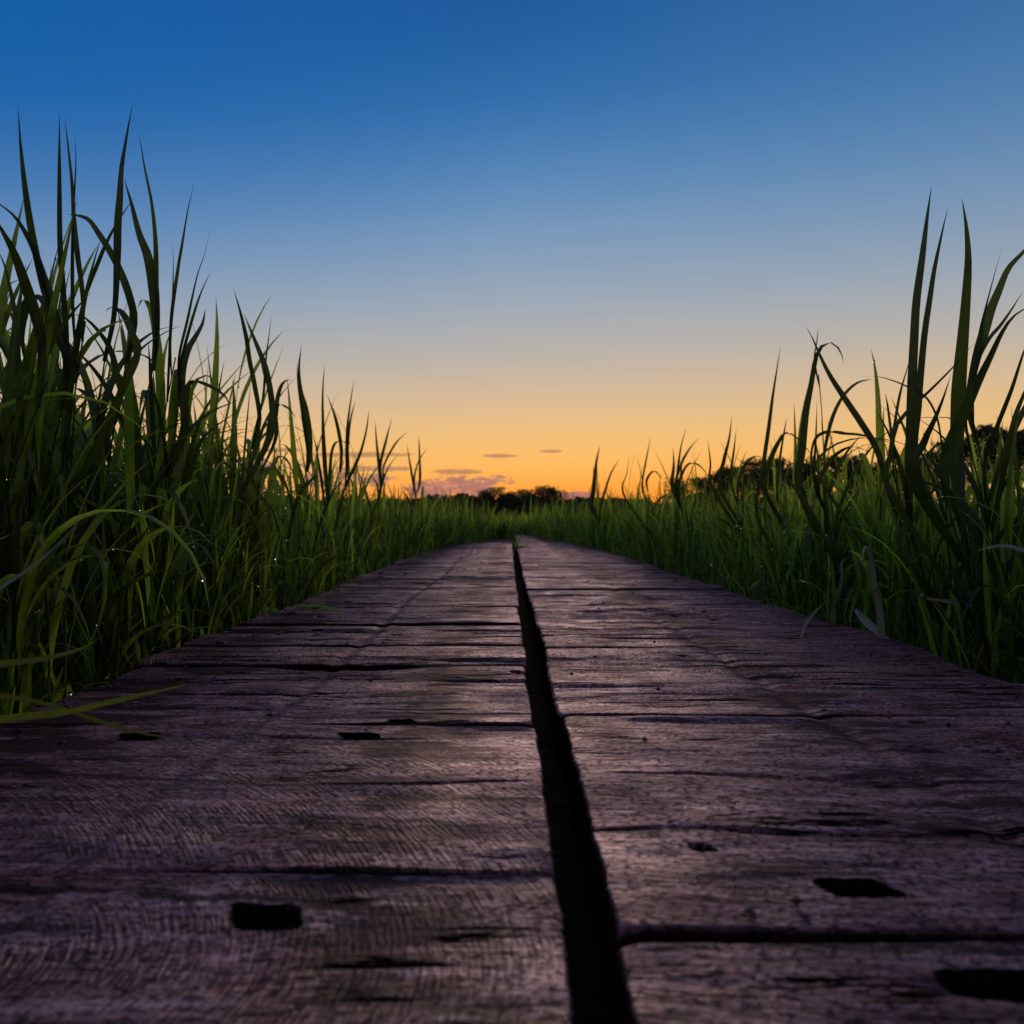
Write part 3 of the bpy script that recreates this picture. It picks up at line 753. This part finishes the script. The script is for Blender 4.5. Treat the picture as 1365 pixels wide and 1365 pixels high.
# withered and fallen blades: things of their own
rr = random.Random(99)
def loose(name, pts, w, label, mat, cat='grass blade', tint=.5, wide=.3, flat=None, S=30, fold=.25, sv=None):
    path = [at(*p) for p in pts]; o0 = path[0]
    o = strap(path, w, rr, None, o0, mat=mat, name=name, S=S, wide=wide, flat=flat, tint=tint, fold=fold, sv=sv)
    o.location = o0; tag(o, label, cat); return o
loose('withered_blade', [(1176, 905, 1.66), (1176, 850, 1.66), (1171, 800, 1.66), (1165, 778, 1.65), (1163, 756, 1.64), (1159, 735, 1.62), (1155, 727, 1.62), (1150, 738, 1.60), (1148, 752, 1.60)], .013,
      'pale withered blade standing folded over at the right edge of the boardwalk', DRY, tint=.7, flat=0.)
loose('withered_blade', [(1106, 870, 1.95), (1110, 833, 1.93), (1110, 814, 1.93), (1119, 792, 1.92), (1123, 765, 1.92), (1122, 750, 1.92), (1133, 743, 1.92), (1146, 751, 1.9), (1152, 768, 1.9)], .008,
      'thin grey blade looped over beside the folded pale one', DRY, tint=.3, flat=.3)
loose('withered_blade', [(1068, 850, 1.69), (1074, 833, 1.72), (1085, 818, 1.75), (1107, 795, 1.8)], .006,
      'short pale blade leaning up from the right edge of the planks', DRY, tint=.6, flat=.6)
loose('dead_leaf', [(1140, 812, 1.72), (1150, 824, 1.70), (1165, 838, 1.68), (1180, 850, 1.66), (1200, 859, 1.64)], .012,
      'crumpled pale dead leaf lying on the right edge of the planks', DRY, 'leaf', tint=.5, flat=1.3, sv=(0.05, .5, .85))
loose('withered_blade', [(1400, 742, 1.3), (1365, 733, 1.3), (1335, 727, 1.3), (1303, 734, 1.3)], .007,
      'pale level blade sticking in from the right border', DRY, tint=.2, flat=1.4, sv=(0.05, .5, .85))
loose('slender_blade', [(1235, 798, 1.5), (1270, 803, 1.5), (1318, 813, 1.5)], .006, 'thin grey blade lying level in the grass right of the dead leaf', DRY, tint=.1, flat=1.4, sv=(0.05, .5, .85))
loose('bent_stem', [(1170, 831, 1.60), (1240, 829, 1.6), (1300, 834, 1.58), (1380, 846, 1.55)], .004, 'thin green stem stretched level in front of the dark gap at right', STEM, flat=1.5)
loose('yellowing_blade', [(390, 808.5, 2.29), (410, 808, 2.29), (435, 811, 2.24), (460, 813, 2.20)], .020, 'yellow-green blade lying flat on the left planks', GRASS, tint=1, fold=.1, sv=(0, 1, .25))
loose('bent_stem', [(-60, 925, .88), (0, 928, .88), (60, 938, .88), (110, 954, .88), (160, 970, .885), (210, 981, .89), (262, 983, .90)], .0045, 'bent green stem reaching over the near left planks', STEM, tint=.5, flat=1.2, sv=(0.05, .5, .85), wide=.2)
loose('overhanging_blade', [(-60, 968, .80), (10, 958, .80), (80, 951, .80), (140, 938, .80), (200, 924, .81), (256, 911, .82)], .0065, 'blurred green blade hanging over the near left corner of the planks', GRASS, tint=.06, flat=1.1, sv=(0.05, .5, .85))
loose('overhanging_blade', [(-60, 893, .85), (0, 886, .85), (60, 878, .85), (105, 866, .86), (135, 850, .87)], .0065, 'blurred green blade low at the left border above the bent stem', GRASS, tint=.0, flat=1.1, sv=(0.05, .5, .85))
loose('overhanging_blade', [(-50, 815, .8), (10, 778, .8), (60, 742, .8), (118, 684, .8)], .0038, 'pale blurred blade slanting up in front of the left thicket', DRY, tint=.2, flat=.9, sv=(0.05, .5, .85))
sprig = empty('weed_sprig', at(689, 729, 7.0)); tag(sprig, 'small green weed sprouting from the gap between the plank rows', 'weed')
so = sprig.location[:]
for pts in ([(689, 733, 7.0), (691, 722, 6.98), (696, 713, 6.95)], [(689, 733, 7.0), (697, 727, 6.9), (709, 732, 6.8)], [(689, 733, 7.0), (686, 724, 6.98), (683, 718, 6.96)], [(689, 733, 7.), (700, 727, 7.), (706, 722, 7.)]):
    strap([at(*p) for p in pts], .016, rr, sprig, so, tint=.8)
V, T = drops(np.array(hero_dew), .0008, .0016)
hd = mesh_np('dew_drops', V, T=T, mat=DEW); tag(hd, 'dew drops on the tall blades against the sky', 'dew', kind='stuff')

# ---------------------------------------------------------------- trees
def tree(px, top_py, Z, spread, label, seed, squat=.55, leaves=4200, name='tree', group='trees on the horizon'):
    r = np.random.default_rng(seed)
    h = (VY - top_py) / F * Z + EYE - GROUND
    x = (px - VX) / F * Z; w = spread / F * Z * .5
    e = empty(name, (x, Z, GROUND)); tag(e, label, 'tree', group)
    # trunk and limbs
    Vs = []; Qs = []; Us = []; n = 0
    def addt(pts, r0, r1):
        nonlocal n
        V, Q, U = tube(pts, np.linspace(r0, r1, len(pts)), 7); Vs.append(V); Qs.append(Q + n); Us.append(U); n += len(V)
    tx = r.normal(0, .04) * h
    trunk = [(tx * (k / 5) ** 1.5 + .01 * h * math.sin(k * 1.3), 0.01 * h * math.cos(k), h * .72 * k / 5) for k in range(6)]
    addt(trunk, h * .035, h * .012)
    clumps = []
    nl = 11
    for k in range(nl):
        f = .28 + .44 * k / nl + r.uniform(-.03, .03); b = np.array([tx * f, 0, h * f]); a = k * 2.4 + r.uniform(-.4, .4)
        reach = w * r.uniform(.55, .95) * (1 - .25 * abs(f - .45) / .3)
        tip = b + np.array([math.cos(a) * reach, math.sin(a) * reach, h * r.uniform(.08, .22)])
        mid = (b + tip) / 2 + np.array([0, 0, -.02 * h])
        addt([b, mid, tip], h * .012, h * .003)
        clumps.append((tip, r.uniform(.16, .27) * w + .05 * h)); clumps.append(((mid + tip) / 2 + [0, 0, .06 * h], r.uniform(.15, .25) * w + .04 * h))
    for k in range(8):
        a = r.uniform(0, 6.28); q = r.random() ** .6
        clumps.append((np.array([math.cos(a) * q * w * .55, math.sin(a) * q * w * .55, h * (.90 - .28 * q * q)]), r.uniform(.13, .22) * w + .04 * h))
    mesh_np('trunk', np.concatenate(Vs), np.concatenate(Qs), mat=BARK, parent=e, uv=np.concatenate(Us), tint=np.zeros(n))
    C = np.array([c for c, _ in clumps]); Rr = np.array([s for _, s in clumps])
    i = r.choice(len(C), leaves, p=Rr ** 2 / (Rr ** 2).sum())
    d = r.normal(0, 1, (leaves, 3)); d /= np.linalg.norm(d, axis=1, keepdims=True); d *= (r.random(leaves) ** .45 * 1.08)[:, None]
    P = C[i] + d * Rr[i][:, None] * np.array([1.1, 1.1, squat + .2]); 
    P[:, 2] = np.minimum(P[:, 2], h * r.uniform(.93, 1.0, leaves)); P[:, 2] = np.maximum(P[:, 2], .12 * h)
    s = h * r.uniform(.010, .024, leaves)
    a = r.normal(0, 1, (leaves, 3)); a /= np.linalg.norm(a, axis=1, keepdims=True)
    b = np.cross(a, r.normal(0, 1, (leaves, 3))); b /= np.linalg.norm(b, axis=1, keepdims=True)
    q = np.stack([P - a * s[:, None] * 1.5, P - b * s[:, None] * .8, P + a * s[:, None] * 1.5, P + b * s[:, None] * .8], 1).reshape(-1, 3)
    Q = np.arange(leaves * 4).reshape(-1, 4)
    tint = np.repeat(np.clip(r.normal(.4, .2, leaves), 0, 1), 4); uv = np.tile(np.array([[.5, 0], [0, .5], [.5, 1], [1, .5]]), (leaves, 1))
    mesh_np('crown', q, Q, mat=TREELEAF, parent=e, uv=uv * [1, .5], tint=tint, smooth=False)
    return e
for a in [
    (656, 649, 190, 58, 'round dark tree left in the small group straight ahead'),
    (690, 652, 200, 56, 'low dark tree in the middle of the group straight ahead'),
    (724, 646, 180, 62, 'broad gappy tree right in the group straight ahead'),
    (626, 664, 230, 40, 'low bush-like tree left of the group straight ahead'),
    (758, 668, 240, 46, 'small low tree right of the group straight ahead'),
    (816, 668, 210, 60, 'low tree between the middle group and the right trees'),
    (925, 636, 130, 86, 'leftmost low tree of the row on the right'),
    (972, 620, 120, 80, 'dark tree behind the low pair of grass tips on the right'),
    (1022, 606, 125, 76, 'tallest tree of the row right of the middle'),
    (1062, 614, 118, 72, 'gappy tree behind the hooked grass tip'),
    (1118, 604, 122, 84, 'tree with sky showing through, right end of the row'),
    (1172, 614, 130, 84, 'small tree half hidden behind the leaning long blade'),
    (1312, 562, 90, 118, 'large tree behind the clump of tall grass at right'),
    (1378, 560, 84, 110, 'large tree cut by the right border'),
    (1240, 600, 120, 96, 'low tree behind the tall upright grass on the right'),
    (588, 660, 240, 54, 'low dark tree under the purple clouds'),
]:
    tree(*a, seed=int(a[0]))
# far wood: a low uneven mass along the horizon
def far_wood():
    r = np.random.default_rng(5); n = 60000
    az = r.uniform(-.62, .62, n); Z = r.uniform(260, 330, n); X = az * Z
    hh = 5.4 + 3.0 * (fbm(az * 26, az * 0, 8, 4) - .45) * 2
    z = GROUND - .2 + hh * r.random(n) ** 1.15
    P = np.stack([X, Z, z], -1); s = r.uniform(.5, 1.1, n)
    a = r.normal(0, 1, (n, 3)); a /= np.linalg.norm(a, axis=1, keepdims=True)
    b = np.cross(a, r.normal(0, 1, (n, 3))); b /= np.linalg.norm(b, axis=1, keepdims=True)
    q = np.stack([P - a * s[:, None], P - b * s[:, None] * .7, P + a * s[:, None], P + b * s[:, None] * .7], 1).reshape(-1, 3)
    o = mesh_np('far_wood', q, np.arange(n * 4).reshape(-1, 4), mat=TREELEAF, uv=np.tile(np.array([[.5, .1], [0, .1], [.5, .1], [1, .1]]), (n, 1)), tint=np.repeat(np.clip(r.normal(.3, .2, n), 0, 1), 4), smooth=False)
    tag(o, 'low dark band of distant woodland along the horizon', 'woodland', kind='stuff')
far_wood()

# ---------------------------------------------------------------- sky
SUN_AZ = R(3.5)      # to the right of straight ahead
w = bpy.data.worlds.new('World'); sc.world = w; w.use_nodes = True
t = NT(w.node_tree)
out = t.node('ShaderNodeOutputWorld'); bg = t.node('ShaderNodeBackground')
tc = t.node('ShaderNodeTexCoord'); s = t.node('ShaderNodeSeparateXYZ'); t.put(s.inputs[0], tc.outputs['Generated'])
x, y, z = s.outputs
zz = t.m('SUBTRACT', z, t.m('MULTIPLY', t.m('MULTIPLY', x, .09), t.m('MINIMUM', t.m('MAXIMUM', t.m('MULTIPLY', z, 2.4), 0.), 1.)))
S_ = srgb
front = t.ramp(zz, [(0.0, S_(250, 134, 44)), (.024, S_(253, 158, 54)), (.046, S_(248, 181, 92)), (.075, S_(236, 188, 116)), (.109, S_(214, 184, 146)), (.152, S_(182, 176, 168)),
                    (.208, S_(150, 167, 184)), (.275, S_(108, 148, 188)), (.33, S_(72, 126, 180)), (.38, S_(38, 108, 172)), (.46, S_(4, 80, 150)), (.62, S_(40, 84, 150)), (.8, S_(100, 108, 160)), (1, S_(142, 132, 166))], 'B_SPLINE')
back = t.ramp(zz, [(0.0, S_(36, 38, 58)), (.12, S_(58, 56, 84)), (.3, S_(92, 86, 120)), (.6, S_(168, 148, 172)), (1, S_(142, 132, 166))], 'B_SPLINE')
fb = t.rng(y, -.35, .45, 0., 1., True)
sky = t.mix(fb, back, front)
lowz = t.rng(z, .02, .16, 1., 0., True); side_ = t.rng(t.m('ABSOLUTE', t.m('SUBTRACT', x, .06)), .10, .50, 0., 1., True)
sky = t.mix(t.m('MULTIPLY', t.m('MULTIPLY', lowz, side_), t.m('MULTIPLY', fb, .68)), sky, c4(S_(226, 186, 144)))
hiz = t.m('MULTIPLY', t.rng(z, .12, .42, 0., 1., True), fb)
sky = t.mix(t.m('MULTIPLY', hiz, t.rng(x, 0., -.45, 0., .75)), sky, c4(S_(0, 92, 168)))
sky = t.mix(t.m('MULTIPLY', hiz, t.rng(x, 0., .45, 0., .45)), sky, c4(S_(70, 108, 152)))
# clouds close to the horizon, placed by direction
ys = t.m('MAXIMUM', y, .05)
U = t.m('DIVIDE', x, ys); Vv = t.m('DIVIDE', z, ys)
cv = t.node('ShaderNodeCombineXYZ'); t.put(cv.inputs[0], U); t.put(cv.inputs[1], t.m('MULTIPLY', Vv, 2.6))
n1 = t.noise(cv.outputs[0], 34, 6, .62, .25); n2 = t.noise(cv.outputs[0], 90, 4, .6, .2)
def blob(px, py, wx, wy, amp=1.):
    a = t.m('DIVIDE', t.m('SUBTRACT', U, (px - VX) / F), wx / F); b = t.m('DIVIDE', t.m('SUBTRACT', Vv, (VY - py) / F), wy / F)
    q = t.m('ADD', t.m('MULTIPLY', a, a), t.m('MULTIPLY', b, b))
    return t.m('MULTIPLY', t.m('SUBTRACT', 1., q, clamp=True), amp)
bl = [blob(600, 652, 95, 22), blob(450, 640, 110, 18, .8), blob(770, 662, 50, 13, .9), blob(655, 640, 45, 10, .8), blob(330, 620, 120, 14, .7)]
den = bl[0]
for b in bl[1:]: den = t.m('MAXIMUM', den, b)
dens = t.rng(t.m('ADD', t.m('MULTIPLY', den, .46), t.m('MULTIPLY', t.m('ADD', n1, t.m('MULTIPLY', t.m('SUBTRACT', n2, .5), .6)), .95)), .68, .80, 0., 1., True)
dens = t.m('MULTIPLY', dens, t.rng(den, 0.0, .12))
sl = [blob(665, 607.5, 30, 3.2), blob(735, 601.5, 19, 3.0, .9), blob(480, 606, 95, 4.5, .9), blob(360, 600, 60, 4, .8), blob(610, 629, 45, 5, .9), blob(500, 625, 80, 5, .8)]
thin = sl[0]
for b in sl[1:]: thin = t.m('MAXIMUM', thin, b)
thin = t.m('MULTIPLY', t.rng(t.m('ADD', thin, t.m('MULTIPLY', n2, 1.3)), .85, 1.3, 0., 1., True), .72)
thin = t.m('MULTIPLY', thin, t.rng(t.m('ABSOLUTE', thin), 0., .1))
ccol = t.ramp(t.m('ADD', n1, t.m('MULTIPLY', n2, .35)), [(.46, S_(246, 146, 96)), (.58, S_(196, 122, 112)), (.68, S_(122, 96, 120)), (.85, S_(88, 80, 110))])
sky = t.mix(t.m('MULTIPLY', dens, .72), sky, ccol)
sky = t.mix(thin, sky, c4(S_(150, 112, 96)))
# physical sky underneath: low sun, added faintly
nish = t.node('ShaderNodeTexSky', sky_type='NISHITA'); nish.sun_disc = False; nish.sun_elevation = R(1.0); nish.sun_rotation = SUN_AZ
nish.air_density = 1.2; nish.dust_density = 1.5
ad = t.mix(1.0, sky, t.mix(1.0, nish.outputs[0], c4((.006, .006, .006)), 'MULTIPLY'), 'ADD')
t.put(bg.inputs[0], ad); bg.inputs[1].default_value = 1.0
t.l.new(bg.outputs[0], out.inputs[0])

sun = bpy.data.lights.new('sun', 'SUN'); sun.energy = 1.35; sun.angle = R(15); sun.color = (1, .60, .52)
so_ = bpy.data.objects.new('sun', sun); COL.objects.link(so_)
d = Vector((-math.sin(SUN_AZ), -math.cos(SUN_AZ), -math.sin(R(4.5)))); so_.rotation_euler = d.to_track_quat('-Z', 'Y').to_euler()

# ---------------------------------------------------------------- camera
cam = bpy.data.cameras.new('camera'); co = bpy.data.objects.new('camera', cam); COL.objects.link(co)
co.location = (0, 0, EYE); co.rotation_euler = (R(90), 0, 0)
cam.sensor_width = 36; cam.lens = 36.0; cam.clip_end = 8000; cam.clip_start = .02
cam.shift_x = (682.5 - VX) / F; cam.shift_y = (VY - 682.5) / F
cam.dof.use_dof = True; cam.dof.focus_distance = 1.35; cam.dof.aperture_fstop = 11.5
sc.camera = co
sc.render.engine = 'CYCLES'
sc.view_settings.view_transform = 'Standard'; sc.view_settings.look = 'None'; sc.view_settings.exposure = 0; sc.view_settings.gamma = 1
sc.cycles.max_bounces = 5; sc.cycles.transmission_bounces = 4; sc.cycles.diffuse_bounces = 3; sc.cycles.glossy_bounces = 3
print('verts', sum(len(o.data.vertices) for o in bpy.data.objects if o.type == 'MESH'))
